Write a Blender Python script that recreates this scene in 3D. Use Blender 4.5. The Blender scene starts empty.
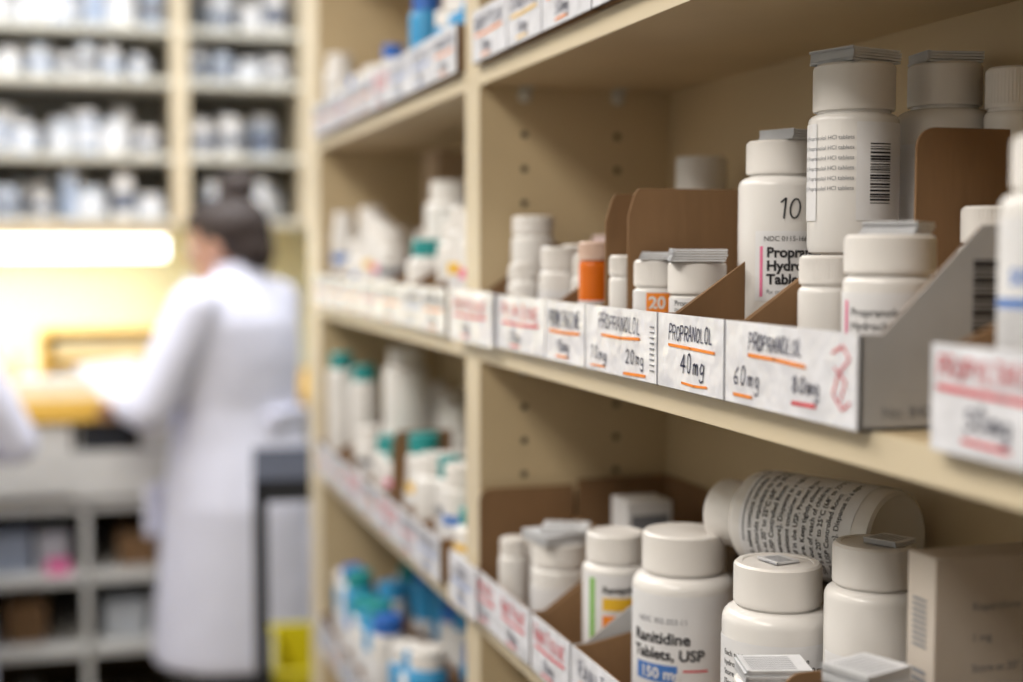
import bpy, math, random
from mathutils import Matrix, Vector
random.seed(7)
sc = bpy.context.scene
COL = sc.collection
R = math.radians
H = 1.47   # eye height

# ------------------------------------------------------------------ materials
def mat(name, col, rough=0.5, noise=0.0, nscale=20, bump=0.0, bscale=60, emit=0, metal=0, sss=0, stretch=None, trans=0, coat=0, bdist=.002):
    m = bpy.data.materials.new(name); m.use_nodes = True
    nt = m.node_tree; b = nt.nodes['Principled BSDF']
    b.inputs['Base Color'].default_value = (*col, 1)
    b.inputs['Roughness'].default_value = rough
    b.inputs['Metallic'].default_value = metal
    if coat: b.inputs['Coat Weight'].default_value = coat
    if sss:
        b.inputs['Subsurface Weight'].default_value = sss
        b.inputs['Subsurface Radius'].default_value = (0.004, 0.004, 0.004)
    if trans:
        b.inputs['Transmission Weight'].default_value = trans
    if emit:
        b.inputs['Emission Color'].default_value = (*col, 1)
        b.inputs['Emission Strength'].default_value = emit
    if noise or bump:
        tc = nt.nodes.new('ShaderNodeTexCoord'); mp = nt.nodes.new('ShaderNodeMapping')
        nt.links.new(tc.outputs['Object'], mp.inputs['Vector'])
        if stretch: mp.inputs['Scale'].default_value = stretch
    if noise:
        n = nt.nodes.new('ShaderNodeTexNoise'); n.inputs['Scale'].default_value = nscale
        n.inputs['Detail'].default_value = 6
        nt.links.new(mp.outputs['Vector'], n.inputs['Vector'])
        r = nt.nodes.new('ShaderNodeValToRGB')
        r.color_ramp.elements[0].position = .3; r.color_ramp.elements[1].position = .7
        r.color_ramp.elements[0].color = (*[c*(1-noise) for c in col], 1)
        r.color_ramp.elements[1].color = (*[min(1, c*(1+noise*.5)) for c in col], 1)
        nt.links.new(n.outputs['Fac'], r.inputs['Fac'])
        nt.links.new(r.outputs['Color'], b.inputs['Base Color'])
    if bump:
        n2 = nt.nodes.new('ShaderNodeTexNoise'); n2.inputs['Scale'].default_value = bscale
        nt.links.new(mp.outputs['Vector'], n2.inputs['Vector'])
        bp = nt.nodes.new('ShaderNodeBump'); bp.inputs['Strength'].default_value = bump
        bp.inputs['Distance'].default_value = bdist
        nt.links.new(n2.outputs['Fac'], bp.inputs['Height'])
        nt.links.new(bp.outputs['Normal'], b.inputs['Normal'])
    return m

CREAM = mat('cream_laminate', (.62, .49, .30), .45, .06, 8, .05, 90)
CREAM2 = mat('cream_laminate_edge', (.70, .60, .43), .4, .04, 8)
WHITE = mat('white_plastic', (.83, .81, .79), .25, .03, 15, .03, 200, sss=.1)
WCAP = mat('white_cap', (.83, .80, .77), .36, .03, 15, .03, 150, sss=.1)
LBLW = mat('paper_label', (.80, .80, .82), .45, .03, 30)
TAPE = mat('taped_white_label', (.82, .83, .89), .20, .14, 35, 1.0, 40, bdist=.003)
CARD = mat('cardboard', (.25, .140, .065), .85, .15, 30, .2, 120, stretch=(1, 1, .2))
CARDD = mat('cardboard_dark', (.12, .075, .035), .9, .15, 30, .2, 120)
CARDW = mat('printed_cardboard', (.46, .46, .47), .6, .08, 30, .1, 60)
INK = mat('black_ink', (.015, .015, .02), .5)
NAVY = mat('marker_ink', (.04, .045, .11), .5, .2, 200)
GREY = mat('grey_print', (.22, .23, .26), .5)
ORANGE = mat('orange_marker', (.95, .28, .02), .5, .1, 100)
RED = mat('red_marker', (.72, .04, .06), .5, .1, 100)
BLUE = mat('blue_print', (.08, .22, .60), .45, .05)
PINK = mat('pink_print', (.85, .20, .38), .45, .05)
GREEN = mat('green_print', (.25, .55, .12), .45, .05)
YELLOW = mat('yellow_print', (.90, .55, .04), .45, .05)
AMBER = mat('amber_plastic', (.80, .18, .01), .25, .05, sss=.2)
PALEP = mat('pale_pink_cap', (.76, .60, .60), .4, .03)
TEAL = mat('teal_plastic', (.02, .30, .30), .35, .05)
CYAN = mat('cyan_plastic', (.05, .34, .66), .35, .05)
BBLUE = mat('blue_plastic', (.03, .15, .55), .35, .05)
PAPER = mat('folded_paper', (.74, .75, .78), .6, .08, 60, .2, 100)
BLACK = mat('black_metal', (.014, .016, .022), .7, .2, 10)
DARK = mat('dark_hole', (.05, .04, .03), .8, .1)
METAL = mat('brushed_metal', (.6, .6, .58), .35, .1, 40, metal=.9, stretch=(1, 1, 10))
CLEAR = mat('clear_clip_plastic', (.65, .64, .58), .2, .05)

# ------------------------------------------------------------------ mesh builder
class MB:
    def __init__(s): s.v=[]; s.f=[]; s.m=[]; s.mats=[]
    def mi(s, m):
        if m not in s.mats: s.mats.append(m)
        return s.mats.index(m)
    def add(s, vs, fs, m, M=None):
        o = len(s.v)
        for p in vs:
            p = Vector(p)
            s.v.append(tuple(M @ p if M else p))
        if not isinstance(m, (list, tuple)): m = [m]*len(fs)
        for f, mm in zip(fs, m):
            s.f.append(tuple(i+o for i in f)); s.m.append(s.mi(mm))
    def box(s, x0, x1, y0, y1, z0, z1, m, M=None):
        vs = [(x0,y0,z0),(x1,y0,z0),(x1,y1,z0),(x0,y1,z0),(x0,y0,z1),(x1,y0,z1),(x1,y1,z1),(x0,y1,z1)]
        s.add(vs, [(0,3,2,1),(4,5,6,7),(0,1,5,4),(1,2,6,5),(2,3,7,6),(3,0,4,7)], m, M)
    def prism(s, pts, t, m, M):
        """pts: 2-D outline in local xy (CCW), extruded 0..t along local z"""
        n = len(pts)
        vs = [(p[0],p[1],0) for p in pts]+[(p[0],p[1],t) for p in pts]
        fs = [tuple(reversed(range(n))), tuple(range(n,2*n))]+[(i,(i+1)%n,n+(i+1)%n,n+i) for i in range(n)]
        s.add(vs, fs, m, M)
    def lathe(s, prof, seg, M=None, rib=()):
        """prof: (r,z,mat of segment that ends here)"""
        vs=[]; rings=[]
        for k,(r,z,_) in enumerate(prof):
            if r < 1e-6: rings.append([len(vs)]); vs.append((0,0,z))
            else:
                st=len(vs)
                for i in range(seg):
                    a=2*math.pi*i/seg; rr = r-(0.0007 if (k in rib and i%2) else 0)
                    vs.append((rr*math.cos(a), rr*math.sin(a), z))
                rings.append(list(range(st,st+seg)))
        fs=[]; ms=[]
        for k in range(1,len(prof)):
            a,b=rings[k-1],rings[k]; m=prof[k][2]
            for i in range(seg):
                j=(i+1)%seg
                if len(a)==1 and len(b)==1: continue
                if len(a)==1: fs.append((a[0],b[j],b[i]))
                elif len(b)==1: fs.append((a[i],a[j],b[0]))
                else: fs.append((a[i],a[j],b[j],b[i]))
                ms.append(m)
        s.add(vs,fs,ms,M)
    def ell(s, c, r, m, seg=20, M=None):
        prof=[]
        n=12
        for i in range(n+1):
            t=-math.pi/2+math.pi*i/n
            prof.append((max(0,math.cos(t)) if 0<i<n else 0, math.sin(t), m))
        T=Matrix.Translation(c)@Matrix.Diagonal((r[0],r[1],r[2],1))
        s.lathe(prof,seg,(M@T) if M else T)
    def tube(s, pts, rad, m, seg=14, M=None):
        for i in range(len(pts)):
            s.ell(pts[i], (rad[i],)*3, m, seg, M)
        for i in range(len(pts)-1):
            a=Vector(pts[i]); b=Vector(pts[i+1]); d=b-a
            q=d.to_track_quat('Z','Y').to_matrix().to_4x4()
            T=Matrix.Translation(a)@q
            L=d.length
            s.lathe([(0,0,m),(rad[i],0,m),(rad[i+1],L,m),(0,L,m)],seg,(M@T) if M else T)
    def loft(s, secs, m, seg=28, M=None):
        """secs: (cx,cy,z,rx,ry)"""
        vs=[]
        for (cx,cy,z,rx,ry) in secs:
            for i in range(seg):
                a=2*math.pi*i/seg
                vs.append((cx+rx*math.cos(a),cy+ry*math.sin(a),z))
        n=len(secs); fs=[]
        for k in range(n-1):
            for i in range(seg):
                j=(i+1)%seg
                fs.append((k*seg+i,k*seg+j,(k+1)*seg+j,(k+1)*seg+i))
        fs.append(tuple(reversed(range(seg)))); fs.append(tuple(range((n-1)*seg,n*seg)))
        s.add(vs,fs,m,M)
    def obj(s, name, parent=None, smooth=35, bevel=0, M=None):
        me=bpy.data.meshes.new(name); me.from_pydata(s.v,[],s.f)
        for mm in s.mats: me.materials.append(mm)
        me.polygons.foreach_set('material_index', s.m)
        if smooth:
            me.polygons.foreach_set('use_smooth',[True]*len(me.polygons))
            me.update()
            me.set_sharp_from_angle(angle=R(smooth))
        me.update()
        o=bpy.data.objects.new(name,me); COL.objects.link(o)
        if M is not None: o.matrix_world=M
        if parent:
            o.parent=parent
        if bevel:
            b=o.modifiers.new('bevel','BEVEL'); b.width=bevel; b.segments=2; b.limit_method='ANGLE'
        return o

def remesh(o, vox, sm=4):
    r=o.modifiers.new('remesh','REMESH'); r.mode='VOXEL'; r.voxel_size=vox; r.use_smooth_shade=True
    s=o.modifiers.new('smooth','SMOOTH'); s.iterations=sm; s.factor=.5

# ------------------------------------------------------------------ writing
def text_mesh(s, size, bold=0.0):
    c=bpy.data.curves.new('t','FONT'); c.body=s; c.size=size; c.offset=bold; c.resolution_u=4
    o=bpy.data.objects.new('t',c); COL.objects.link(o)
    dg=bpy.context.evaluated_depsgraph_get()
    me=bpy.data.meshes.new_from_object(o.evaluated_get(dg))
    vs=[tuple(v.co) for v in me.vertices]; fs=[tuple(p.vertices) for p in me.polygons]
    bpy.data.objects.remove(o); bpy.data.meshes.remove(me)
    return vs,fs
def flat_text(mb, s, size, m, M, bold=0.0):
    vs,fs=text_mesh(s,size,bold); mb.add(vs,fs,m,M)
def wrap_text(mb, s, size, m, r, a0, s0, z, bold=0.0, M=None):
    vs,fs=text_mesh(s,size,bold)
    out=[]
    for x,y,_ in vs:
        a=a0+(s0+x)/r
        out.append(((r+.0006)*math.cos(a),(r+.0006)*math.sin(a),z+y))
    mb.add(out,fs,m,M)
def wrap_patch(mb, m, r, a0, s0, s1, z0, z1, off=.0005, M=None):
    n=max(2,int(abs(s1-s0)/r*12)); vs=[]
    for i in range(n+1):
        a=a0+(s0+(s1-s0)*i/n)/r
        for z in (z0,z1): vs.append(((r+off)*math.cos(a),(r+off)*math.sin(a),z))
    mb.add(vs,[(2*i,2*i+2,2*i+3,2*i+1) for i in range(n)],m,M)
def wrap_barcode(mb, r, a0, s0, z0, w, h, M=None, vertical=False):
    x=0; rnd=random.Random(int(w*1e5))
    while x<(h if vertical else w):
        t=rnd.choice([.0004,.0007,.0011])
        if vertical: wrap_patch(mb,INK,r,a0,s0,s0+w,z0+x,z0+x+t,.0007,M)
        else: wrap_patch(mb,INK,r,a0,s0+x,s0+x+t,z0,z0+h,.0007,M)
        x+=t+rnd.choice([.0005,.0008,.0012])

def _ell(n=12,w=.6):
    return [(w/2+w/2*math.sin(2*math.pi*i/n),.5+.5*math.cos(2*math.pi*i/n)) for i in range(n+1)]
ST={'P':[[(0,0),(0,1),(.45,1),(.62,.86),(.62,.64),(.45,.5),(0,.48)]],
'O':[_ell()],'0':[_ell(12,.5)],
'A':[[(0,0),(.33,1),(.66,0)],[(.1,.35),(.56,.35)]],'N':[[(0,0),(0,1),(.58,0),(.6,1)]],
'L':[[(.08,1),(.1,0),(.6,0)]],'M':[[(0,0),(.05,1),(.35,.35),(.65,1),(.7,0)]],
'E':[[(.52,1),(0,1),(0,0),(.55,0)],[(0,.52),(.42,.52)]],'T':[[(0,1),(.65,1)],[(.32,1),(.32,0)]],
'H':[[(0,0),(0,1)],[(.6,0),(.6,1)],[(0,.5),(.6,.5)]],'Z':[[(0,1),(.58,1),(0,0),(.6,0)]],
'I':[[(.2,0),(.2,1)]],'Y':[[(0,1),(.3,.5),(.6,1)],[(.3,.5),(.3,0)]],
'U':[[(0,1),(0,.25),(.15,0),(.45,0),(.6,.25),(.6,1)]],
'S':[[(.55,.9),(.3,1),(.05,.85),(.1,.6),(.5,.42),(.55,.15),(.3,0),(0,.12)]],
'C':[[(.58,.85),(.35,1),(.08,.8),(0,.5),(.08,.2),(.35,0),(.58,.15)]],
'D':[[(0,0),(0,1),(.35,1),(.6,.7),(.6,.3),(.35,0),(0,0)]],
'B':[[(0,0),(0,1),(.45,1),(.5,.6),(0,.52),(.5,.45),(.5,.05),(0,0)]],
'F':[[(.55,1),(0,1),(0,0)],[(0,.52),(.42,.52)]],'X':[[(0,0),(.6,1)],[(0,1),(.6,0)]],'V':[[(0,1),(.3,0),(.6,1)]],
'1':[[(.1,.8),(.3,1),(.25,0)]],'2':[[(0,.8),(.2,1),(.5,.85),(.45,.55),(0,0),(.6,.02)]],
'4':[[(.4,0),(.42,1),(0,.35),(.6,.35)]],'6':[[(.5,1),(.15,.7),(0,.3),(.2,0),(.5,.1),(.5,.4),(.1,.4)]],
'8':[[(.3,.52),(.05,.75),(.28,1),(.5,.78),(.3,.52),(0,.25),(.28,0),(.58,.25),(.3,.52)]],
'5':[[(.5,1),(.05,1),(.05,.6),(.4,.6),(.55,.3),(.3,0),(0,.1)]],
'm':[[(0,0),(0,.5),(.2,.55),(.28,.4),(.28,0),(.3,.45),(.5,.55),(.56,.4),(.58,0)]],
'g':[[(.45,.5),(.15,.55),(0,.3),(.15,.05),(.42,.15),(.45,.5),(.42,-.3),(.15,-.4),(0,-.25)]],' ':[]}
ST['R']=ST['P']+[[(.28,.48),(.64,0)]]
def ribbon(mb, pts, w, m, M, lift=.0005):
    for i in range(len(pts)-1):
        a=Vector((*pts[i],0)); b=Vector((*pts[i+1],0)); d=(b-a)
        if d.length<1e-7: continue
        n=Vector((-d.y,d.x,0)).normalized()*w/2
        mb.add([(p.x,p.y,lift) for p in (a-n,b-n,b+n,a+n)],[(0,1,2,3)],m,M)
    for p in pts:
        mb.add([(p[0]+w/2*math.cos(k*math.pi/4),p[1]+w/2*math.sin(k*math.pi/4),lift) for k in range(8)],[tuple(range(8))],m,M)
def hand(mb, s, h, m, M, x0=0, y0=0, w=None, total=None, sq=.85):
    w=w or h*.12; rnd=random.Random(len(s)*7+int(h*1e4))
    adv=h*sq if total is None else total/len(s)
    x=x0; base=0
    for ch in s:
        k=adv/(h*.85) if total else 1
        base+=rnd.uniform(-.05,.05)*h; base*=.8
        jh=rnd.uniform(.88,1.08); sl=rnd.uniform(.04,.18); jw=rnd.uniform(.88,1.05)
        for st in ST.get(ch,[]):
            pts=[(x+px*h*jw*min(1,k)+py*h*sl+rnd.uniform(-.02,.02)*h,y0+py*h*jh+base+rnd.uniform(-.02,.02)*h) for px,py in st]
            ribbon(mb,pts,w*rnd.uniform(.85,1.15),m,M)
        x+=adv*(1 if ch!=' ' else .6)
    return x

def front(X, Yl, z):
    """writing plane on an aisle-side face: local x runs toward -Y, y up, z toward the aisle (-X)"""
    return Matrix(((0,0,-1,X),(-1,0,0,Yl),(0,1,0,z),(0,0,0,1)))
def near(Y, Xl, z):
    """writing plane on a face that looks toward -Y"""
    return Matrix(((1,0,0,Xl),(0,0,-1,Y),(0,1,0,z),(0,0,0,1)))

# ------------------------------------------------------------------ bottles
def bottle_profile(r,h,cr,ch,body,cap,zones=()):
    nr=cr*.9; sh=max(.004,(r-nr)*.95); hs=h-ch-sh-.002
    P=[(0,0.0015,body),(r*.8,.0015,body),(r*.88,0,body),(r*.96,.0012,body),(r,.005,body)]
    for z0,z1,m in sorted(zones, key=lambda q:q[0]):
        z1=min(z1,hs)
        P+=[(r,z0,body),(r+.0004,z0,m),(r+.0004,z1,m),(r,z1,m)]
    P.append((r,hs,body))
    for i in range(1,7):
        t=i/6*math.pi/2
        P.append((nr+(r-nr)*math.cos(t), hs+sh*math.sin(t), body))
    P.append((nr,h-ch,body))
    k=len(P)
    P+=[(cr*.985,h-ch,cap),(cr,h-ch+.0015,cap),(cr,h-ch+.003,cap),(cr,h-.003,cap),(cr-.0004,h-.0015,cap),(cr-.002,h,cap),(cr*.80,h,cap),(cr*.78,h-.0006,cap),(0,h-.0006,cap)]
    return P,(k+2,k+3)
def add_bottle(mb,x,y,z,r,h,cr=None,ch=None,body=None,cap=None,zones=(),seg=24,M=None,rib=True):
    cr=cr or r*.8; ch=ch or min(.022,h*.2)
    P,ribs=bottle_profile(r,h,cr,ch,body or WHITE,cap or WCAP,zones)
    T=Matrix.Translation((x,y,z))
    if M: T=T@M
    mb.lathe(P,seg,T,ribs if rib else ())
def bottle(x,y,z,r,h,cr=None,ch=None,body=None,cap=None,zones=(),name='pill_bottle',Mr=None,deco=None,seg=96):
    mb=MB(); add_bottle(mb,0,0,0,r,h,cr,ch,body,cap,zones,seg)
    M=Matrix.Translation((x,y,z))
    if Mr: M=M@Mr
    o=mb.obj(name,M=M,smooth=40)
    if deco:
        d=MB(); deco(d,r,math.atan2(-y,-x)); 
        dd=d.obj('label_print',parent=o,smooth=30)
    return o
def leaflet(x,y,z,w,d,n=5,rot=0,tilt=0):
    mb=MB(); rnd=random.Random(int(x*1e4))
    for i in range(n):
        dx=rnd.uniform(-.001,.001); dy=rnd.uniform(-.001,.001)
        mb.box(-w/2+dx,w/2+dx,-d/2+dy,d/2+dy,i*.0017,i*.0017+.0013,PAPER)
        mb.box(-w/2+dx,-w/2+dx+.002,-d/2+dy,d/2+dy,i*.0017,i*.0017+.0017,PAPER)
    zt=n*.0017+.0001-.0004
    for k in range(7):
        mb.box(-w*.4,w*.3,-d*.4+k*d*.12,-d*.4+k*d*.12+.0007,zt,zt+.0001,GREY)
    return mb.obj('folded_leaflet',M=Matrix.Translation((x,y,z))@Matrix.Rotation(R(rot),4,'Z')@Matrix.Rotation(R(tilt),4,'X'),bevel=.0003)

# ------------------------------------------------------------------ bins
def side_outline(dep,hf,hb,flat=.75): return [(0,0),(dep,0),(dep,hb),(dep*flat,hb),(.012,hf),(0,hf)]
def add_bin(mb,y0,y1,z,dep=.10,hf=.046,hb=.09,X=.352,outer=None,inner=None,backh=None,flat=.75,dep2=None):
    inner=inner or CARD; outer=outer or CARD
    t=.0016; dn=dep2 or dep
    mb.box(X,X+dep,y0,y1,z,z+t,inner)
    mb.box(X,X+t,y0,y1,z,z+hf,inner)
    mb.box(X-.0012,X,y0+.0005,y1-.0005,z+.0005,z+hf+.0004,TAPE)          # taped label card
    mb.box(X+dep-t,X+dep,y0,y1,z,z+(backh or hb),inner)
    M1=near(y1,X,z)
    mb.prism(side_outline(dn,hf,hb,flat),t*.5,inner,near(y0+t,X,z)); mb.prism(side_outline(dn,hf,hb,flat),t*.5,outer,near(y0+t*.5,X,z))
    mb.prism(side_outline(dep,hf,hb,flat),t,inner,M1)
def binobj(y0,y1,z,deco=None,**k):
    mb=MB(); add_bin(mb,y0,y1,z,**k); o=mb.obj('cardboard_bin',smooth=0)
    if deco:
        d=MB(); deco(d); d.obj('label_writing',parent=o,smooth=0)
    return o
def marks(d,X,y0,y1,z,seed=0,word='PROMETHAZINE',col=None,bold=1):
    rnd=random.Random(seed); w=y1-y0
    M=front(X-.0012,y1,z)
    h=min(.0115,w/len(word)/.6)
    wc=RED if col is RED and seed%2 else NAVY
    hand(d,word,h,wc,M,w*.1,.028,total=w*.8,w=.0012*bold)
    c=col or rnd.choice([ORANGE,ORANGE,RED,BLUE])
    ribbon(d,[(w*.12,.0235),(w*.5,.023),(w*.88,.024)],.0024,c,M)
    hand(d,rnd.choice(['50mg','10mg','25mg','40mg']),.0095,NAVY,M,w*.3,.009,w=.0013*bold)
    ribbon(d,[(w*.3,.0045),(w*.3+.028,.005)],.0018,c,M)

# ================================================================== ROOM
def plain(name,x0,x1,y0,y1,z0,z1,m,bevel=0):
    mb=MB(); mb.box(x0,x1,y0,y1,z0,z1,m); return mb.obj(name,smooth=0,bevel=bevel)
FLOORM=mat('vinyl_floor',(.22,.18,.14),.35,.15,6,.05,40)
WALLM=mat('painted_wall',(.38,.38,.36),.7,.03,4,.05,150)
WALLG=mat('painted_wall_pale_green',(.72,.77,.64),.6,.03,4,.05,150)
CEILM=mat('ceiling_tile',(.6,.6,.58),.9,.06,60,.3,200)
plain('floor',-1.5,1.6,-1.2,4.6,-.05,0,FLOORM)
plain('ceiling',-1.5,1.6,-1.2,4.6,2.7,2.75,CEILM)
plain('wall_left',-1.6,-1.5,-1.2,4.6,0,2.7,WALLM)
plain('wall_right',1.6,1.7,-1.2,4.6,0,2.7,WALLM)
plain('wall_far',-1.6,1.7,4.6,4.7,0,2.7,WALLG)
plain('wall_near',-1.6,1.7,-1.3,-1.2,0,2.7,WALLM)
plain('baseboard_left',-1.5,-1.485,-1.2,4.6,0,.1,BLACK)
plain('baseboard_right',1.585,1.6,-1.2,4.6,0,.1,BLACK)

LAMP=mat('lamp_diffuser',(1,.98,.94),.5,emit=2)
def troffer(x,y,p,col=(1,.935,.85),sx=.6):
    mb=MB(); mb.box(-.32,.32,-.62,.62,-.03,0,METAL); mb.box(-.30,.30,-.60,.60,-.034,-.03,LAMP)
    o=mb.obj('ceiling_light',M=Matrix.Translation((x,y,2.7)),smooth=0)
    L=bpy.data.lights.new('tube_light','AREA'); L.shape='RECTANGLE'; L.size=sx; L.size_y=1.2; L.energy=p; L.color=col
    lo=bpy.data.objects.new('tube_light',L); COL.objects.link(lo); lo.parent=o; lo.location=(0,0,-.045)
troffer(-.85,.1,28); troffer(-.60,1.70,20); troffer(-.25,3.15,30,(.92,.95,1)); troffer(.95,3.1,18,(.92,.95,1))

# ================================================================== MAIN SHELVING
mb=MB()
XF=.36; XB=.55
BOARDS=[.10,.33,.59,.85,1.125,1.383,1.638,1.93,2.2]
for z in BOARDS:
    for a,b in ((.335,1.277),(1.325,2.19)):
        mb.box(XF,XB,a,b,z-.018,z,CREAM)
        mb.box(XF-.0008,XF,a,b,z-.018,z,CREAM2)
for a,b in ((.29,.3115),(.3135,.335),(1.277,1.3),(1.302,1.325),(2.19,2.212),(2.214,2.30)):
    mb.box(XF,XB,a,b,0,2.2,CREAM); mb.box(XF-.0012,XF,a,b,0,2.2,CREAM2)
mb.box(XB,XB+.01,.29,2.30,0,2.2,CREAM)
holes=MB()
for X in (.403,.496):
    z=.2
    while z<2.15:
        if all(not(b-.022<z<b+.004) for b in BOARDS):
            holes.lathe([(0,0,DARK),(.0034,0,DARK),(.0038,.0003,CREAM)],12,Matrix.Translation((X,1.2767,z))@Matrix.Rotation(R(90),4,'X'))
        z+=.032
unit=mb.obj('shelving_unit',smooth=0,bevel=.0008)
holes.obj('peg_holes',parent=unit)
clips=MB()
for b in BOARDS[3:7]:
    for X in (.403,.496):
        clips.lathe([(0,0,CLEAR),(.007,0,CLEAR),(.007,.003,CLEAR),(.004,.009,CLEAR),(0,.009,CLEAR)],16,Matrix.Translation((X,1.277,b-.026))@Matrix.Rotation(R(90),4,'X'))
        clips.box(X-.006,X+.006,1.265,1.277,b-.021,b-.018,CLEAR)
clips.obj('shelf_clips',parent=unit)

ZM=1.383+.0002; ZL=1.125+.0002; ZT=1.638+.0002; ZB=.85+.0002
# ---------------------------------------------------------------- mid shelf bins (right bay)
binobj(1.193,1.275,ZM)
cardm=MB(); cardm.box(.3470,.3490,1.195,1.345,ZM-.001,ZM+.048,TAPE)
cl=cardm.obj('shelf_label_card',smooth=0)
d=MB(); marks(d,.3480,1.195,1.340,ZM,3,'PROPAFENONE',RED); d.obj('label_writing',parent=cl,smooth=0)
binobj(1.058,1.190,ZM,lambda d:marks(d,.352,1.058,1.190,ZM,5,'PRIMIDONE',RED))
binobj(.9665,1.056,ZM,lambda d:marks(d,.352,.9665,1.056,ZM,8,'PROMETHAZINE',ORANGE))
def dD(d):
    M=front(.3508,.9645,ZM)
    hand(d,'PROPRANOLOL',.0100,NAVY,M,.028,.031,w=.0009,total=.078)
    ribbon(d,[(.034,.0265),(.07,.0262),(.104,.0275)],.0020,ORANGE,M)
    hand(d,'10mg',.0100,NAVY,M,.012,.009,w=.0010); hand(d,'20mg',.0100,NAVY,M,.080,.010,w=.0010)
    ribbon(d,[(.012,.004),(.041,.0045)],.0012,ORANGE,M); ribbon(d,[(.076,.003),(.114,.004)],.0020,ORANGE,M)
    for k in range(9):
        d.box(.1215,.128,.008+k*.0035,.009+k*.0035,.0003,.0006,GREY,M)
BK=dict(hb=.078,flat=1.0)
binobj(.8325,.9645,ZM,dD,dep=.066,dep2=.060,backh=.03,**BK)
def dE(d):
    M=front(.3508,.8305,ZM)
    hand(d,'PROPRANOLOL',.0088,NAVY,M,.018,.031,w=.0009,total=.064)
    ribbon(d,[(.018,.0272),(.05,.0268),(.084,.0262)],.0018,ORANGE,M)
    hand(d,'40mg',.0110,NAVY,M,.036,.012,w=.0012)
    ribbon(d,[(.038,.0052),(.056,.0046),(.074,.0054)],.0015,ORANGE,M)
binobj(.7350,.8305,ZM,dE,dep=.058,backh=.03,**BK)
def dF(d):
    M=front(.3508,.733,ZM)
    hand(d,'PROPRANOLOL',.0085,NAVY,M,.030,.032,w=.0009,total=.060)
    ribbon(d,[(.030,.0285),(.06,.0283),(.093,.027)],.0020,ORANGE,M)
    hand(d,'60mg',.0100,NAVY,M,.012,.011,w=.0010)
    ribbon(d,[(.012,.0055),(.034,.0055)],.0018,ORANGE,M)
    hand(d,'80mg',.0090,NAVY,M,.080,.013,w=.0012); ribbon(d,[(.080,.0075),(.104,.008)],.0020,RED,M)
    ribbon(d,[(.120,.036),(.130,.040),(.136,.034),(.126,.026),(.121,.016),(.130,.009),(.137,.013)],.0012,RED,M)
    ribbon(d,[(.122,.029),(.133,.023),(.128,.013)],.0010,RED,M)
    M2=near(.590,.352,ZM)
    flat_text(d,'No. 8403',.008,GREY,M2@Matrix.Translation((.012,.006,.0003)))
    for k in range(14):
        d.box(.061,.076,.046+k*.0026,.046+k*.0026+(.0012 if k%3 else .002),.0002,.0004,INK,M2)
def add_F():
    mb=MB(); y0,y1,X,z,t=.590,.733,.352,ZM,.0016
    mb.box(X,X+.082,y0,y1,z,z+t,CARD); mb.box(X,X+t,y0,y1,z,z+.046,CARD); mb.box(X-.0012,X,y0+.0005,y1-.0005,z+.0005,z+.0464,TAPE)
    mb.box(X+.082-t,X+.082,y0,y1,z,z+.03,CARD)
    mb.prism(side_outline(.082,.046,.098,.8),t*.5,CARD,near(y0+t,X,z)); mb.prism(side_outline(.082,.046,.098,.8),t*.5,CARDW,near(y0+t*.5,X,z))
    mb.prism(side_outline(.060,.046,.080,1.0),t,CARD,near(y1,X,z))
    o=mb.obj('cardboard_bin',smooth=0); d=MB(); dF(d); d.obj('label_writing',parent=o,smooth=0)
add_F()
def dH(d):
    M=front(.3508,.530,ZM)
    hand(d,'PROPYLTHIOURACIL',.0090,RED,M,.006,.032,w=.0011,total=.102)
    ribbon(d,[(.006,.028),(.05,.027),(.106,.0262)],.0024,RED,M)
    hand(d,'50mg',.0095,NAVY,M,.026,.012,w=.0013); ribbon(d,[(.024,.007),(.055,.0062)],.0020,RED,M)
binobj(.425,.530,ZM,dH,dep=.105,hb=.075)
binobj(.34,.42,ZM,lambda d:marks(d,.352,.34,.42,ZM,9,'PYRIDOSTIG',ORANGE))

def tall_panel(Y,X0,X1,z,h,notch=0,name='cardboard_divider',m=CARD):
    mb=MB(); w=X1-X0
    out=[(0,0),(w,0),(w,h)]
    for i in range(7):
        t=R(90+i*15); out.append((.012+.012*math.cos(t)*1.0,h-.012+.012*math.sin(t)))
    if notch:
        out=[(0,0),(w,0),(w,h),(notch,h),(notch*.6,h-.004),(0,h-.02)]
    mb.prism(out,.0018,m,near(Y,X0,z)); return mb.obj(name,smooth=0,bevel=.0003)
tall_panel(.935,.371,.4560,ZM+.0018,.127,.008)
tall_panel(.961,.364,.4560,ZM+.0018,.124,.008)
tall_panel(.705,.4535,.515,ZM,.155,m=CARD)

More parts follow.
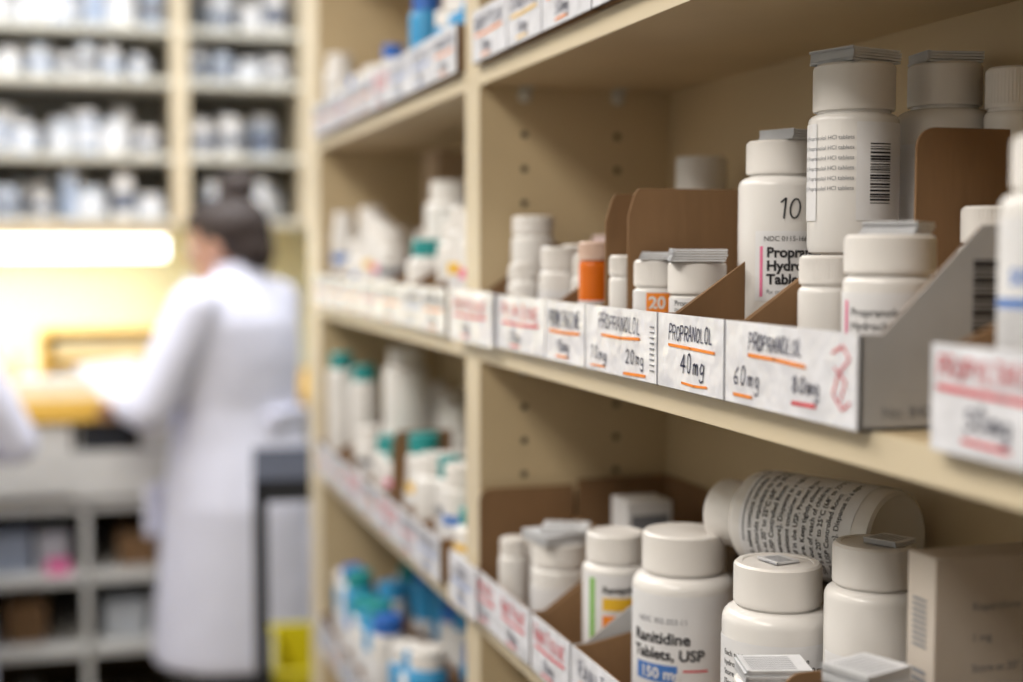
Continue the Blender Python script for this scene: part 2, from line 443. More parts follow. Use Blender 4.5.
# ---------------------------------------------------------------- mid shelf bottles (right bay)
ZI=ZM+.0018   # inside a bin
def dP(d,r,a):
    wrap_patch(d,LBLW,r,a,-.016,.045,.052,.098,.0005)
    wrap_patch(d,PINK,r,a,-.0125,-.0105,.055,.088,.0007)
    for i,s in enumerate(['Propranolol','Hydrochloride','Tablets, USP']): wrap_text(d,s,.0092,INK,r+.0003,a,-.008,.0810-.0088*i,.0003)
    wrap_text(d,'NDC 0115-1661-03',.0046,INK,r+.0003,a,-.010,.0915)
    wrap_text(d,'Rx only   100 TABLETS',.004,GREY,r+.0003,a,-.008,.057)
    for pts in ([(-.0022,.0105),(.0012,.0135),(-.0003,0)],[(.0072+.0034*math.sin(t*2*math.pi/14),.0066+.0062*math.cos(t*2*math.pi/14)+.0012*math.sin(t*2*math.pi/14)) for t in range(15)]):
        P=[(x,y) for x,y in pts]
        for i in range(len(P)-1):
            n=3
            for k in range(n):
                x0=P[i][0]+(P[i+1][0]-P[i][0])*k/n; y0=P[i][1]+(P[i+1][1]-P[i][1])*k/n
                x1=P[i][0]+(P[i+1][0]-P[i][0])*(k+1)/n; y1=P[i][1]+(P[i+1][1]-P[i][1])*(k+1)/n
                q=r+.0006; w=.0006
                L=math.hypot(x1-x0,y1-y0) or 1; nx=-(y1-y0)/L*w; ny=(x1-x0)/L*w
                pp=[(x0-nx,y0-ny),(x1-nx,y1-ny),(x1+nx,y1+ny),(x0+nx,y0+ny)]
                d.add([(q*math.cos(a+(.003+u)/r),q*math.sin(a+(.003+u)/r),.106+v) for u,v in pp],[(0,1,2,3)],INK)
bottle(.452,.863,ZM,.0275,.158,.0225,.022,deco=dP)
leaflet(.456,.857,ZM+.1582,.028,.03,4,20)

def d20(d,r,a):
    wrap_patch(d,LBLW,r,a,-.02,.02,.012,.056)
    wrap_patch(d,ORANGE,r,a,-.006,.010,.041,.0545,.0007)
    wrap_text(d,'20',.0115,LBLW,r+.0003,a,-.0045,.044,.0003)
def d20b(d,r,a):
    wrap_patch(d,LBLW,r,a,-.025,.02,.012,.052)
    wrap_text(d,'Propranolol',.005,INK,r,a,-.016,.047,.0001)
    for k in range(3): wrap_text(d,'Hydrochloride Tablets',.0035,INK,r,a,-.016,.043-.004*k,.00005)
bottle(.397,.874,ZI,.0185,.076,.0195,.021,deco=d20b); leaflet(.397,.874,ZI+.0762,.036,.040,5,-20)
bottle(.383,.912,ZI,.0155,.077,.0150,.018,deco=d20); leaflet(.388,.908,ZI+.0774,.030,.028,3,-30)
bottle(.3725,.9465,ZI,.0100,.080,.0100,.014)
bottle(.380,1.024,ZI,.0125,.090,.0128,.014,body=AMBER,cap=mat('orange_white_cap',(.75,.55,.45),.4,.05),zones=[(.012,.045,LBLW)],name='amber_pill_vial')
bottle(.400,1.098,ZI,.0125,.080,.011,.016)
bottle(.388,1.132,ZI,.0170,.086,.0155,.018,zones=[(.01,.05,LBLW)])
bottle(.478,1.232,ZM,.0240,.098,.0230,.020,cap=PALEP)
bottle(.480,1.150,ZM,.0240,.098,.0230,.018,cap=PALEP)
bottle(.503,1.100,ZM,.0260,.163,.0215,.030)
bottle(.399,1.238,ZI,.0215,.060,.0205,.022)
bottle(.399,1.238,ZI+.0602,.0200,.054,.0190,.016)
bottle(.371,1.172,ZI,.0115,.073,.0105,.014)
bottle(.418,1.165,ZI,.0165,.088,.0155,.018)
bottle(.376,1.206,ZI,.0105,.070,.0100,.014)
# stacked bottles
bottle(.453,.771,ZM,.021,.083,.020,.02)
def dS(d,r,a):
    wrap_patch(d,LBLW,r,a,.002,.05,.02,.078)
    wrap_patch(d,LBLW,r,a,-.055,-.024,.02,.078)
    wrap_barcode(d,r,a,.010,.030,.014,.036,vertical=True)
    for k in range(6): wrap_text(d,'NDC 0115 Propranolol HCl tablets',.0035,GREY,r,a,-.050,.068-.006*k)
bottle(.453,.771,ZM+.0832,.0270,.114,.0245,.028,deco=dS); leaflet(.453,.771,ZM+.1974,.040,.036,5,15)
bottle(.402,.7125,ZI,.0150,.081,.0145,.016)
def dQ(d,r,a):
    wrap_patch(d,LBLW,r,a,-.034,.020,.014,.062)
    wrap_patch(d,PINK,r,a,-.026,-.0235,.02,.058,.0008)
    wrap_text(d,'Propranolol',.006,INK,r,a,-.021,.050,.0001); wrap_text(d,'Hydrochloride',.006,INK,r,a,-.021,.043,.0001)
    wrap_text(d,'Tablets, USP  80 mg',.005,GREY,r,a,-.021,.036)
bottle(.408,.656,ZI,.0240,.092,.0235,.020,deco=dQ); leaflet(.415,.660,ZI+.0922,.024,.03,4,35)
bottle(.517,.772,ZM,.0300,.200,.0225,.026,zones=[(.05,.15,LBLW)]); leaflet(.517,.772,ZM+.2002,.036,.03,4,-10)
bottle(.531,.724,ZM,.0160,.193,.0155,.024)
bottle(.487,.680,ZM,.0180,.110,.0165,.02)
def dR(d,r,a):
    wrap_patch(d,LBLW,r,a,-.03,.03,.012,.098)
    wrap_patch(d,BLUE,r,a,-.03,.03,.060,.064,.0008); wrap_patch(d,BLUE,r,a,-.03,.03,.014,.024,.0008)
    for k in range(7): wrap_text(d,'propylthiouracil tablets',.0045,GREY,r,a,-.03,.028+k*.0045)
    wrap_text(d,'50 mg',.009,BLUE,r,a,-.02,.07,.0003)
bottle(.394,.505,ZI,.0235,.132,.0190,.022,deco=dR)
bottle(.405,.450,ZI,.0200,.100,.0180,.02)

# ---------------------------------------------------------------- lower shelf (right bay)
ZLI=ZL+.0018
binobj(1.098,1.272,ZL,lambda d:(marks(d,.352,1.19,1.272,ZL,13,'RAMIPRIL',RED),marks(d,.352,1.10,1.185,ZL,15,'RANITIDINE',RED)))
cc=MB(); cc.box(.3470,.3490,1.25,1.345,ZL-.001,ZL+.048,TAPE); cl2=cc.obj('shelf_label_card',smooth=0)
d=MB(); marks(d,.3480,1.255,1.340,ZL,4,'QUINAPRIL',BLUE); d.obj('label_writing',parent=cl2,smooth=0)
binobj(.998,1.092,ZL,lambda d:marks(d,.352,.998,1.092,ZL,15,'RANITIDINE',RED),outer=CARDW)
binobj(.772,.994,ZL,lambda d:marks(d,.352,.85,.99,ZL,16,'RANITIDINE',ORANGE),dep=.110,hb=.06,backh=.02)
binobj(.575,.768,ZL,lambda d:marks(d,.352,.6,.75,ZL,17,'RISPERIDONE',ORANGE),dep=.055,hb=.06)
binobj(.345,.57,ZL,lambda d:marks(d,.352,.4,.55,ZL,18,'ROPINIROLE',ORANGE))
bk=MB(); bk.box(.4535,.547,1.1,1.268,ZL,ZL+.002,CARD); bk.prism([(0,0),(.092,0),(.092,.125),(0,.125)],.002,CARD,near(1.268,.4535,ZL)); bk.box(.545,.547,1.1,1.268,ZL,ZL+.125,CARD)
bk.prism([(0,0),(.092,0),(.092,.125),(.05,.11),(0,.05)],.002,CARD,near(1.102,.4535,ZL))
bk.obj('cardboard_box',smooth=0)
tall_panel(1.2695,.356,.450,ZLI,.118)
def dRan(d,r,a):
    wrap_patch(d,LBLW,r,a,-.052,.05,.012,.096)
    wrap_text(d,'NDC 302-253-11',.0055,GREY,r+.0003,a,-.036,.076)
    wrap_text(d,'Ranitidine',.0115,INK,r+.0003,a,-.041,.0615,.0003)
    wrap_text(d,'Tablets, USP',.0110,INK,r+.0003,a,-.041,.0500,.0003)
    wrap_patch(d,BLUE,r,a,-.038,-.004,.0335,.046,.0008)
    wrap_text(d,'150 mg',.0110,LBLW,r+.0006,a,-.034,.0360,.0003)
    wrap_patch(d,RED,r,a,0,.018,.042,.0435,.0008)
    wrap_text(d,'Rx Only',.006,INK,r+.0003,a,-.03,.024); wrap_text(d,'500 Tablets',.006,INK,r+.0003,a,-.03,.015)
bottle(.422,.948,ZLI,.0375,.137,.0305,.028,deco=dRan)
LINES=['Each tablet contains ranitidine','hydrochloride equivalent to 150 mg','Store at 20° to 25°C (68° to 77°F)','[See USP Controlled Room','Temperature]. Dispense in a tight,','light-resistant container as','defined in the USP. Protect from','moisture. Keep tightly closed.','Keep out of reach of children.']
def dRb(d,r,a):
    wrap_patch(d,LBLW,r,a,-.052,.045,.012,.098)
    for i,s in enumerate(LINES): wrap_text(d,s,.0050,INK,r+.0003,a,-.040,.087-.0062*i,.00003)
bottle(.424,.8060,ZLI,.0350,.144,.0280,.026,deco=dRb)
leaflet(.424,.8060,ZLI+.1442,.018,.02,1,10)
def dC(d,r,a):
    wrap_patch(d,LBLW,r,a,-.03,.03,.02,.088)
    wrap_patch(d,GREEN,r,a,-.022,-.017,.025,.085,.0008); wrap_patch(d,YELLOW,r,a,-.010,.02,.060,.070,.0008)
    wrap_patch(d,ORANGE,r,a,-.010,.02,.044,.056,.0008); wrap_patch(d,RED,r,a,-.010,.02,.030,.036,.0008)
    wrap_text(d,'Ramipril',.007,INK,r+.0005,a,-.010,.074,.0002)
bottle(.407,1.047,ZLI,.0265,.118,.0235,.022,deco=dC)
bottle(.402,1.165,ZLI,.0270,.088,.0265,.020,zones=[(.012,.05,LBLW)])
leaflet(.400,1.165,ZLI+.0882,.05,.045,5,10); leaflet(.404,1.160,ZLI+.0972,.04,.035,3,-25)
bottle(.376,1.225,ZLI,.0130,.080,.0120,.014); bottle(.405,1.235,ZLI,.0135,.083,.0125,.014)
bottle(.490,1.04,ZL,.0280,.110,.0240,.022)
def carton(x0,x1,y0,y1,z,h,m=LBLW,deco=None,name='medicine_carton',M=None):
    mb=MB(); mb.box(x0,x1,y0,y1,z,z+h,m); o=mb.obj(name,smooth=0,bevel=.0008)
    if deco:
        d=MB(); deco(d); d.obj('carton_print',parent=o,smooth=0)
    return o
carton(.462,.505,1.160,1.20,ZL+.0022,.118,deco=lambda d:d.box(.466,.501,1.1595,1.16,ZL+.085,ZL+.108,GREY))
carton(.466,.546,.785,.985,ZL,.118,m=CARDD,name='cardboard_carton')
# lying bottle
Pb=Vector((.508,.802,ZL+.1182+.0355)); Pc=Vector((.448,.945,ZL+.1182+.0345)); ax=(Pc-Pb).normalized()
Mr=ax.to_track_quat('Z','Y').to_matrix().to_4x4()
def dLy(d,r,a):
    aim=(Vector((0,0,H))-Pb); aim=Mr.inverted().to_3x3()@aim; aa=math.atan2(aim.y,aim.x)+.35
    wrap_patch(d,LBLW,r,aa,-.05,.05,.012,.105)
    for i,s in enumerate(LINES+LINES[2:5]): wrap_text(d,s,.0054,INK,r+.0003,aa,-.046,.094-.0066*i,.00005)
    wrap_patch(d,GREY,r,aa,-.03,.03,.1005,.1015,.0008)
bottle(*Pb,.0345,.150,.0240,.026,Mr=Mr,deco=dLy)
def dG(d,r,a):
    wrap_patch(d,LBLW,r,a,-.035,.03,.02,.106)
    wrap_text(d,'NDC 253-11',.006,GREY,r+.0003,a,-.018,.098); wrap_text(d,'Ranitidine',.010,INK,r+.0003,a,-.024,.082,.0003)
bottle(.452,.738,ZL,.0290,.170,.0245,.024,deco=dG); leaflet(.458,.733,ZL+.1702,.022,.022,2,25)
def dCt(d):
    M=near(.615,.412,ZL+.1)
    for i,s in enumerate(['Risperidone Tablets USP','1 mg','Store at 20° to 25°C','Rx only']): flat_text(d,s,.006,GREY,M@Matrix.Translation((.022,.06-.016*i,.0003)))
    M=front(.412,.64,ZL+.1)
    for k in range(9): d.box(.006,.018,.04+k*.003,.0412+k*.003,.0003,.0006,GREY,M)
    for k in range(5): d.box(.006,.018,.01+k*.004,.012+k*.004,.0003,.0006,GREY,M)
carton(.412,.530,.615,.64,ZL,.188,m=mat('carton_board',(.55,.49,.43),.6,.05),deco=dCt)
bottle(.384,.628,ZLI,.0225,.120,.0215,.02); leaflet(.384,.632,ZLI+.1202,.034,.030,6,20)
bottle(.383,.733,ZLI,.0235,.094,.0225,.02); leaflet(.383,.733,ZLI+.0942,.038,.032,5,-15)
tall_panel(.683,.362,.4045,ZLI,.112)

# ---------------------------------------------------------------- top shelf bins
yy=1.272; i=0
WORDS=['NORTRIPTYLINE','OLANZAPINE','OMEPRAZOLE','OXYBUTYNIN','PAROXETINE','PENICILLIN','PHENYTOIN','PRAVASTATIN','PREDNISONE']
while yy>.42:
    w=random.choice([.09,.11,.13]); binobj(yy-w,yy,ZT,lambda d,yy=yy,w=w,i=i:marks(d,.352,yy-w,yy,ZT,i,WORDS[i%9],[ORANGE,YELLOW,ORANGE][i%3])); yy-=w+.003; i+=1
def bin_row(z,y0,y1,ws,skip=0,seed=1,blank=.0):
    rnd=random.Random(seed); mb=MB(); d=MB(); y=y1; k=0
    while y-ws[0]>y0:
        w=rnd.choice(ws)
        if y-w<y0: w=y-y0
        add_bin(mb,y-w,y,z,dep=.10,hb=.085)
        marks(d,.352,y-w,y,z,seed+k,WORDS[(k+seed)%9],rnd.choice([RED,ORANGE,ORANGE,BLUE])); 
        y-=w+.003; k+=1
    o=mb.obj('cardboard_bin_row',smooth=0); d.obj('label_writing',parent=o,smooth=0)
bin_row(ZM,1.375,2.185,[.085,.1,.12],seed=2); bin_row(ZL,1.375,2.185,[.085,.1,.12],seed=5)
bin_row(ZT,1.33,2.185,[.085,.1,.12],seed=8); bin_row(ZB,1.33,2.185,[.085,.1,.12],seed=11); bin_row(ZB,.34,1.27,[.1,.12],seed=13)

LCOL=[LBLW,LBLW,LBLW,GREY,BLUE,YELLOW,PINK]
def stock(name,z,y0,y1,special,hr,rr,caps,bodies=(None,),xs=(.386,.428,.475,.522),p=.9,seed=1,avoid=()):
    rnd=random.Random(seed); mb=MB(); placed=list(avoid)
    def ok(x,y,r): return all(math.hypot(x-a,y-b)>r+c+.001 for a,b,c in placed)
    for (x,y,r,h,cap,body) in special:
        add_bottle(mb,x,y,z,r,h,body=body,cap=cap); placed.append((x,y,r))
    for x in xs:
        y=y0+.03+rnd.uniform(0,.02)
        while y<y1-.03:
            r=rnd.uniform(*rr)
            if x-r<.356: r=x-.357
            if x+r>.548: r=.547-x
            if rnd.random()<p and ok(x,y,r):
                h=rnd.uniform(*hr)*(1 if x<.44 else 1.15)
                add_bottle(mb,x,y,z,r,h,cr=r*rnd.uniform(.78,.98),body=rnd.choice(bodies),cap=rnd.choice(caps),zones=[(h*.15,h*.45,LBLW),(h*.46,h*.55,rnd.choice(LCOL))]); placed.append((x,y,r))
            y+=2*r+rnd.uniform(.002,.012)
    return mb.obj(name)
W=WCAP
stock('pill_bottle_stock',ZM+.0018,1.34,2.18,[(.39,1.60,.026,.095,TEAL,None),(.43,1.66,.030,.165,W,None),(.395,1.50,.02,.115,W,None)],(.07,.15),(.014,.024),[W],seed=3,avoid=[(.485,1.85,.058)])
carton(.455,.525,1.82,1.90,ZM,.215,m=mat('kraft_carton',(.42,.30,.19),.8,.1),name='cardboard_carton')
stock('pill_bottle_stock',ZL+.0018,1.34,2.18,[(.42,1.86,.030,.21,W,None),(.38,2.12,.022,.185,TEAL,None),(.405,2.07,.022,.17,TEAL,None),(.39,1.56,.028,.11,W,None),(.385,1.80,.022,.10,TEAL,None)],(.06,.13),(.015,.024),[W,W,W,W,W,W,TEAL],seed=6)
stock('pill_bottle_stock',ZT+.0018,1.34,2.18,[(.378,1.56,.019,.115,BBLUE,CYAN),(.385,2.14,.024,.12,W,None)],(.05,.10),(.014,.02),[W,W,W,W,BBLUE],bodies=(None,None,None,CYAN),seed=9)
stock('pill_bottle_stock',ZT+.0018,.36,1.26,[],(.05,.09),(.014,.02),[W],seed=10)
stock('pill_bottle_stock',ZB+.0018,1.34,2.18,[],(.09,.15),(.02,.027),[W,CYAN,BBLUE,TEAL],bodies=(None,CYAN,None,CYAN),seed=12)
stock('pill_bottle_stock',ZB+.0018,.36,1.26,[],(.08,.14),(.02,.025),[W,W,CYAN],seed=14)
stock('pill_bottle_stock',.5902,.36,2.18,[],(.1,.16),(.02,.027),[W],seed=15,p=.6)
tall_panel(1.655,.356,.43,ZL+.0018,.125,.008)

# ================================================================== FAR WALL UNIT
mb=MB(); YF=4.2; YB=4.5
UNITW=mat('unit_edge_paint',(.62,.60,.52),.5,.05)
for z in (2.35,2.10,1.953,1.738,1.554):
    mb.box(-1.45,1.55,YF,YB,z-.02,z,UNITW); mb.box(-1.45,1.55,YF-.002,YF,z-.02,z,UNITW)
for x in (-1.45,-.56,.292,.66,1.5):
    mb.box(x-.022,x+.022,YF-.003,YB,1.534,2.5,CREAM2)
mb.box(-1.45,1.55,YB,YB+.01,1.534,2.5,mat('unit_back_panel',(.20,.19,.17),.7,.1))
mb.obj('back_shelving_unit',smooth=0)
GB=mat('grey_blue_plastic',(.40,.47,.60),.4,.1)
GW=mat('cool_white_plastic',(.62,.66,.72),.4,.1)
DK=mat('dark_label',(.12,.14,.20),.5,.1)
for z,hr in ((2.1002,(.08,.13)),(1.9532,(.05,.10)),(1.7382,(.06,.14)),(1.5542,(.06,.14))):
    mb=MB(); rnd=random.Random(int(z*1000))
    for Y in (4.26,4.35,4.43):
        x=-1.35
        while x<1.45:
            r=rnd.uniform(.020,.042)
            if rnd.random()<.82 and all(abs(x-u)>r+.024 for u in (-.56,.292,.66)):
                h=rnd.uniform(*hr); bd=rnd.choice([WHITE,WHITE,WHITE,GW,GB])
                add_bottle(mb,x,Y,z,r,h,body=bd,cap=rnd.choice([WCAP,WCAP,GW]),zones=[(h*.2,h*.6,rnd.choice([LBLW,LBLW,LBLW,GB,DK,GREY]))],seg=18)
            x+=r*2+rnd.uniform(.004,.03)
    mb.obj('stock_bottle_row')
TUBE=mat('fluorescent_diffuser',(1,1,.92),.5,emit=4)
mb=MB(); mb.box(-1.3,.27,4.22,4.36,1.50,1.533,CREAM2); mb.box(-1.28,.25,4.225,4.355,1.440,1.50,TUBE)
ul=mb.obj('under_shelf_light',smooth=0,bevel=.004)
L=bpy.data.lights.new('under_light','AREA'); L.shape='RECTANGLE'; L.size=1.5; L.size_y=.12; L.energy=6.5; L.color=(.96,1,.92)
lo=bpy.data.objects.new('under_light',L); COL.objects.link(lo); lo.parent=ul; lo.location=(-.5,4.29,1.435)
WOOD=mat('yellow_wood',(.80,.48,.08),.5,.12,6,.05,40,stretch=(1,8,8))
OFFW=mat('off_white_panel',(.68,.67,.64),.5,.04)
mb=MB(); mb.box(-1.45,.75,3.75,4.58,1.03,1.085,WOOD)
mb.box(-1.45,.75,4.50,4.52,.0,1.03,CARDD)
for x in (-1.45,-.72,.0,.73): mb.box(x,x+.02,3.78,4.5,0,1.03,OFFW)
for z in (.82,.63,.44,.12): mb.box(-1.45,.75,3.78,4.5,z-.025,z,OFFW)
mb.box(-.45,-.02,3.765,3.785,.84,1.02,OFFW); mb.box(-.01,.07,3.80,3.83,.95,1.03,OFFW)
mb.box(.0,.13,3.77,3.80,.955,1.03,BLACK)
mb.box(-.02,.73,3.765,3.785,.83,.95,OFFW); mb.box(.15,.73,3.765,3.785,.955,1.025,OFFW)
mb.box(.3,.42,3.755,3.766,.88,.895,METAL)
mb.obj('pharmacy_counter',smooth=0,bevel=.002)
mb=MB(); rnd=random.Random(4)
PKM=mat('pink_carton',(.80,.12,.35),.5,.1)
for z in (.6302,.4402,.1202):
    x=-1.3
    while x<.68:
        w=rnd.uniform(.06,.12); h=rnd.uniform(.06,.14)
        if all(not(x-.02<u+.01<x+w+.02) for u in (-.72,.0,.73)): mb.box(x,x+w,3.86,4.15,z,z+h,rnd.choice([LBLW,GW,LBLW,GB,CARD,DK]))
        x+=w+rnd.uniform(.004,.03)
mb.box(-.09,-.03,3.80,3.83,.6302,.665,PKM)
mb.obj('supply_carton_stock',smooth=0,bevel=.002)
CRP=mat('cream_paper',(.84,.74,.46),.7,.1)
mb=MB()
mb.box(-.10,.26,3.98,4.2,1.0852,1.10,WOOD); mb.box(-.10,-.08,3.98,4.2,1.10,1.24,WOOD); mb.box(.24,.26,3.98,4.2,1.10,1.24,WOOD); mb.box(-.10,.26,4.18,4.2,1.10,1.24,WOOD); mb.box(-.08,.24,3.98,4.18,1.165,1.175,WOOD); mb.box(-.10,.26,3.98,4.2,1.24,1.25,WOOD)
mb.box(-.06,.22,4.0,4.16,1.1002,1.15,CRP); mb.box(-.06,.2,4.0,4.16,1.1752,1.22,CRP)
mb.obj('wooden_paper_tray',smooth=0,bevel=.002)
mb=MB()
for i,x in enumerate((-.4,-.32,-.25,-.18,.33,.40,.47)):
    add_bottle(mb,x,4.15,1.0852,.03,.12+.03*(i%3),body=[WHITE,GW,AMBER][i%3 if i%4==0 else 0],cap=WCAP,seg=20)
mb.obj('counter_bottle_group')
mb=MB()
CRS=mat('cream_sheet',(.84,.76,.48),.7,.05)
for k in range(8): mb.box(-.18+.004*k,.06+.003*k,3.78+.002*k,3.95,1.0852+.006*k,1.0902+.006*k,[CRS,LBLW,CRS][k%3])
mb.obj('paper_stack',smooth=0)

# ================================================================== CART
Mc=Matrix.Translation((.285,2.46,0))@Matrix.Rotation(R(-6.6),4,'Z')
mb=MB()
for x in (.012,.328):
    for y in (.012,.388):
        mb.box(x-.012,x+.012,y-.012,y+.012,.07,1.06,BLACK,Mc)
        mb.lathe([(0,-.012,BLACK),(.035,-.012,BLACK),(.035,.012,BLACK),(0,.012,BLACK)],20,Mc@Matrix.Translation((x,y,.0355))@Matrix.Rotation(R(90),4,'X'))
for z in (1.03,.52,.18): mb.box(0,.34,0,.4,z,z+.03,BLACK,Mc)
mb.box(0,.34,0,.4,1.06,1.070,mat('cart_top_laminate',(.02,.024,.04),.9,.1),Mc)
mb.obj('utility_cart',smooth=0,bevel=.002)
mb=MB(); YB2=mat('yellow_bin_plastic',(.75,.66,.02),.4,.05)
mb.box(.035,.3,.04,.36,.551,.556,YB2,Mc)
for a in ((.035,.3,.04,.045),(.035,.3,.355,.36),(.035,.04,.04,.36),(.295,.3,.04,.36)): mb.box(*a,.556,.72,YB2,Mc)
for a in ((.030,.305,.033,.04),(.030,.305,.36,.367)): mb.box(*a,.705,.72,YB2,Mc)
mb.obj('yellow_storage_bin',smooth=0,bevel=.001)

# ================================================================== PEOPLE
COAT=mat('white_lab_coat',(.78,.79,.93),.8,.05,8,.5,14,bdist=.006)
SKIN=mat('skin',(.58,.32,.22),.5,.06,20,sss=.15)
HAIR=mat('dark_hair',(.035,.020,.016),.5,.3,60,.5,200,stretch=(6,6,1))
TROU=mat('dark_trousers',(.02,.02,.03),.8,.1,20,.3,40)
SHOE=mat('shoe_leather',(.03,.03,.03),.4,.1)
EYE=mat('eye_white',(.8,.8,.8),.2,.02); IRIS=mat('eye_iris',(.06,.03,.02),.2,.1); LIP=mat('lips',(.50,.18,.16),.4,.05)
def hand_mesh(mb,w,dirv,side,m,up=(0,0,1)):
    """w wrist, dirv finger direction; side +1 right hand / -1 left (thumb toward body midline)"""
    d=Vector(dirv).normalized(); u=Vector(up); s=d.cross(u).normalized(); u=s.cross(d).normalized()
    w=Vector(w); th=-side*s
    for k in (-1.5,-.5,.5,1.5): mb.tube([w+s*k*.011,w+d*.075+s*k*.018],[.013,.012],m,10)
    for k,l in zip((-1.5,-.5,.5,1.5),((.066,.076,.070,.054) if side<0 else (.054,.070,.076,.066))):
        b=w+d*.078+s*k*.0185
        p1=b+d*l*.45-u*.004; p2=p1+(d*.75-u*.66)*l*.33; p3=p2+(d*.35-u*.93)*l*.27
        mb.tube([b,p1,p2,p3],[.0088,.0082,.0075,.0065],m,10)
    b=w+d*.02+th*.018; p1=b+(d*.55+th*.7-u*.2)*.035; p2=p1+(d*.85+th*.3-u*.3)*.03; p3=p2+(d*.95-u*.3)*.022
    mb.tube([b,p1,p2,p3],[.013,.0105,.009,.0075],m,10)
def person(name,x,y,yaw,scale=1.0,lw=(-.12,.24,1.08),rw=(.10,.27,1.07),le=(-.24,.07,1.11),re=(.235,.06,1.10),hyaw=0,bow=0,bun=True,hair=HAIR,g=1.0):
    root=bpy.data.objects.new(name,None); COL.objects.link(root)
    root.matrix_world=Matrix.Translation((x,y,0))@Matrix.Rotation(R(yaw),4,'Z')@Matrix.Scale(scale,4)
    mb=MB()
    mb.loft([(0,-.005,.505,.205*g,.19*g),(0,-.005,.52,.208*g,.192*g),(0,-.01,.70,.20*g,.180*g),(0,-.015,.88,.192*g,.168*g),(0,-.005,1.02,.168*g,.140*g),(0,0,1.10,.160*g,.128*g),(0,.005,1.22,.172*g,.135*g),(0,0,1.30,.178*g,.122*g),(0,-.005,1.35,.165*g,.098),(0,-.012,1.385,.115,.072),(0,-.015,1.41,.066,.060),(0,-.012,1.425,.058,.056)],COAT,32)
    for sx,e,w in ((-1,le,lw),(1,re,rw)):
        sh=(sx*.155*g,-.005,1.335)
        mid=tuple((a+b)/2 for a,b in zip(sh,e))
        e=Vector(e); w=Vector(w)
        mb.tube([sh,mid,tuple(e),tuple(e.lerp(w,.5)),tuple(e.lerp(w,.93))],[.062,.060,.054,.049,.046],COAT,18)
    c=mb.obj('coat',parent=root); remesh(c,.011,5)
    mb=MB()
    mb.loft([(0,-.014,1.405,.070,.064),(0,-.016,1.435,.063,.058),(0,-.016,1.437,.058,.053),(0,-.014,1.41,.060,.055)],COAT,24)
    for s in (-1,1):
        mb.add([(s*.012,.128,1.17),(s*.075,.122,1.27),(s*.055,.085,1.40),(s*.03,.075,1.39),(s*.010,.143,1.17),(s*.078,.139,1.27),(s*.058,.097,1.405),(s*.03,.090,1.395)],[(0,1,2,3),(7,6,5,4),(0,4,5,1),(1,5,6,2),(2,6,7,3),(3,7,4,0)],COAT)
        mb.box(s*.11-.05,s*.11+.05,.135,.152,.80,.92,COAT)
    mb.box(-.006,.006,-.205,-.175,.51,.80,COAT)
    mb.box(-.07,.07,-.152,-.130,1.06,1.095,COAT)
    mb.obj('coat_details',parent=root,bevel=.002)
    mb=MB()
    for s in (-1,1): mb.tube([(s*.085,0,.86),(s*.09,.005,.47),(s*.095,-.01,.09)],[.088,.060,.045],TROU,18)
    mb.ell((0,0,.88),(.15,.11,.10),TROU)
    t=mb.obj('trousers',parent=root); remesh(t,.014,3)
    mb=MB()
    for s in (-1,1):
        mb.ell((s*.095,.05,.04),(.045,.125,.04),SHOE); mb.ell((s*.095,-.02,.06),(.042,.055,.05),SHOE); mb.box(s*.095-.04,s*.095+.04,-.07,.15,.0,.015,SHOE)
    mb.obj('shoes',parent=root)
    Mh=Matrix.Translation((0,-.01,1.41))@Matrix.Rotation(R(hyaw),4,'Z')@Matrix.Rotation(R(-bow),4,'X')@Matrix.Translation((0,.01,-1.41))
    mb=MB(); 
    mb.tube([(0,-.015,1.36),(0,-.005,1.44)],[.052,.050],SKIN,18)
    mb.ell((0,.0,1.500),(.073,.090,.088),SKIN,24,Mh); mb.ell((0,.030,1.445),(.052,.058,.060),SKIN,24,Mh); mb.ell((0,.070,1.405),(.024,.020,.018),SKIN,16,Mh)
    mb.tube([(0,.085,1.500),(0,.103,1.468)],[.008,.012],SKIN,12,Mh); mb.ell((.010,.094,1.464),(.008,.008,.007),SKIN,10,Mh); mb.ell((-.010,.094,1.464),(.008,.008,.007),SKIN,10,Mh)
    mb.ell((0,.083,1.508),(.045,.010,.007),SKIN,12,Mh)
    for s in (-1,1): mb.ell((s*.075,-.005,1.480),(.009,.020,.031),SKIN,12,Mh)
    h=mb.obj('head',parent=root); remesh(h,.005,3)
    mb=MB()
    for s in (-1,1):
        mb.ell((s*.030,.078,1.490),(.012,.012,.009),EYE,14,Mh); mb.ell((s*.030,.0870,1.490),(.0055,.0040,.0055),IRIS,12,Mh)
        mb.tube([(s*.016,.092,1.509),(s*.045,.080,1.511)],[.0035,.0025],hair,8,Mh)
    mb.ell((0,.088,1.435),(.024,.009,.005),LIP,14,Mh); mb.ell((0,.087,1.428),(.020,.009,.005),LIP,14,Mh)
    mb.obj('face',parent=root)
    mb=MB(); mb.ell((0,-.022,1.512),(.084,.092,.085),hair,28,Mh); mb.ell((0,.012,1.548),(.070,.080,.045),hair,24,Mh); mb.ell((0,-.058,1.460),(.066,.050,.065),hair,24,Mh)
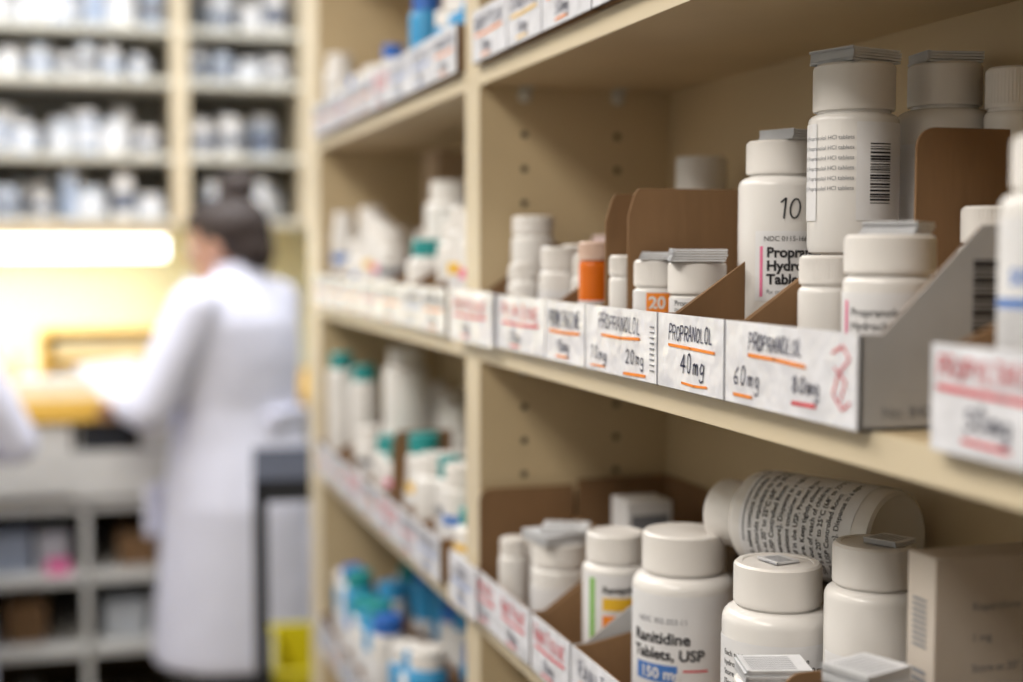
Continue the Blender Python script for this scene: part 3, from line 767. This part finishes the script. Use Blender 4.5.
    for s in (-1,1): mb.ell((s*.066,-.012,1.505),(.018,.040,.045),hair,16,Mh)
    if bun: mb.ell((0,-.055,1.605),(.046,.048,.040),hair,24,Mh); mb.ell((.01,-.065,1.615),(.036,.038,.030),hair,20,Mh)
    else: mb.ell((0,-.075,1.40),(.055,.035,.08),hair,20,Mh)
    hh=mb.obj('hair',parent=root); remesh(hh,.007,2)
    for side,e,w in ((-1,le,lw),(1,re,rw)):
        mb=MB(); e=Vector(e); w=Vector(w); dd=(w-e).normalized()
        mb.tube([tuple(e.lerp(w,.85)),tuple(w)],[.028,.025],SKIN,14)
        hand_mesh(mb,w,(dd.x*.7,dd.y,dd.z),side,SKIN)
        o=mb.obj('hand_left' if side<0 else 'hand_right',parent=root); remesh(o,.0035,2)
    return root
person('pharmacist',.358,3.40,50,1.0,hyaw=6,bow=14,g=1.06,lw=(-.115,.22,1.10),rw=(.09,.25,1.09))
person('pharmacist',-.375,3.28,-5,.92,le=(-.25,.08,1.11),re=(.255,.06,1.13),rw=(.14,.26,1.10),bun=False,bow=10)
mb=MB(); T=Matrix.Translation((.358,3.40,0))@Matrix.Rotation(R(50),4,'Z')@Matrix.Translation((.0,.315,1.12))@Matrix.Rotation(R(40),4,'X')
for k in range(4): mb.box(-.11+.003*k,.11+.002*k,-.03,.10,.002*k,.002*k+.0015,LBLW,T)
mb.obj('prescription_papers',smooth=0)

# ================================================================== CAMERA / WORLD
cam=bpy.data.cameras.new('camera'); co=bpy.data.objects.new('camera',cam); COL.objects.link(co)
cam.lens=50; cam.sensor_width=36; co.location=(0,0,H); co.rotation_euler=(R(90-3.74),0,R(-17.0))
cam.clip_start=.02
cam.dof.use_dof=True; cam.dof.focus_distance=.87; cam.dof.aperture_fstop=2.9
sc.camera=co
w=bpy.data.worlds.new('world'); sc.world=w; w.use_nodes=True
w.node_tree.nodes['Background'].inputs[0].default_value=(.8,.85,1,1); w.node_tree.nodes['Background'].inputs[1].default_value=.3
sc.view_settings.view_transform='Standard'; sc.view_settings.exposure=0.0
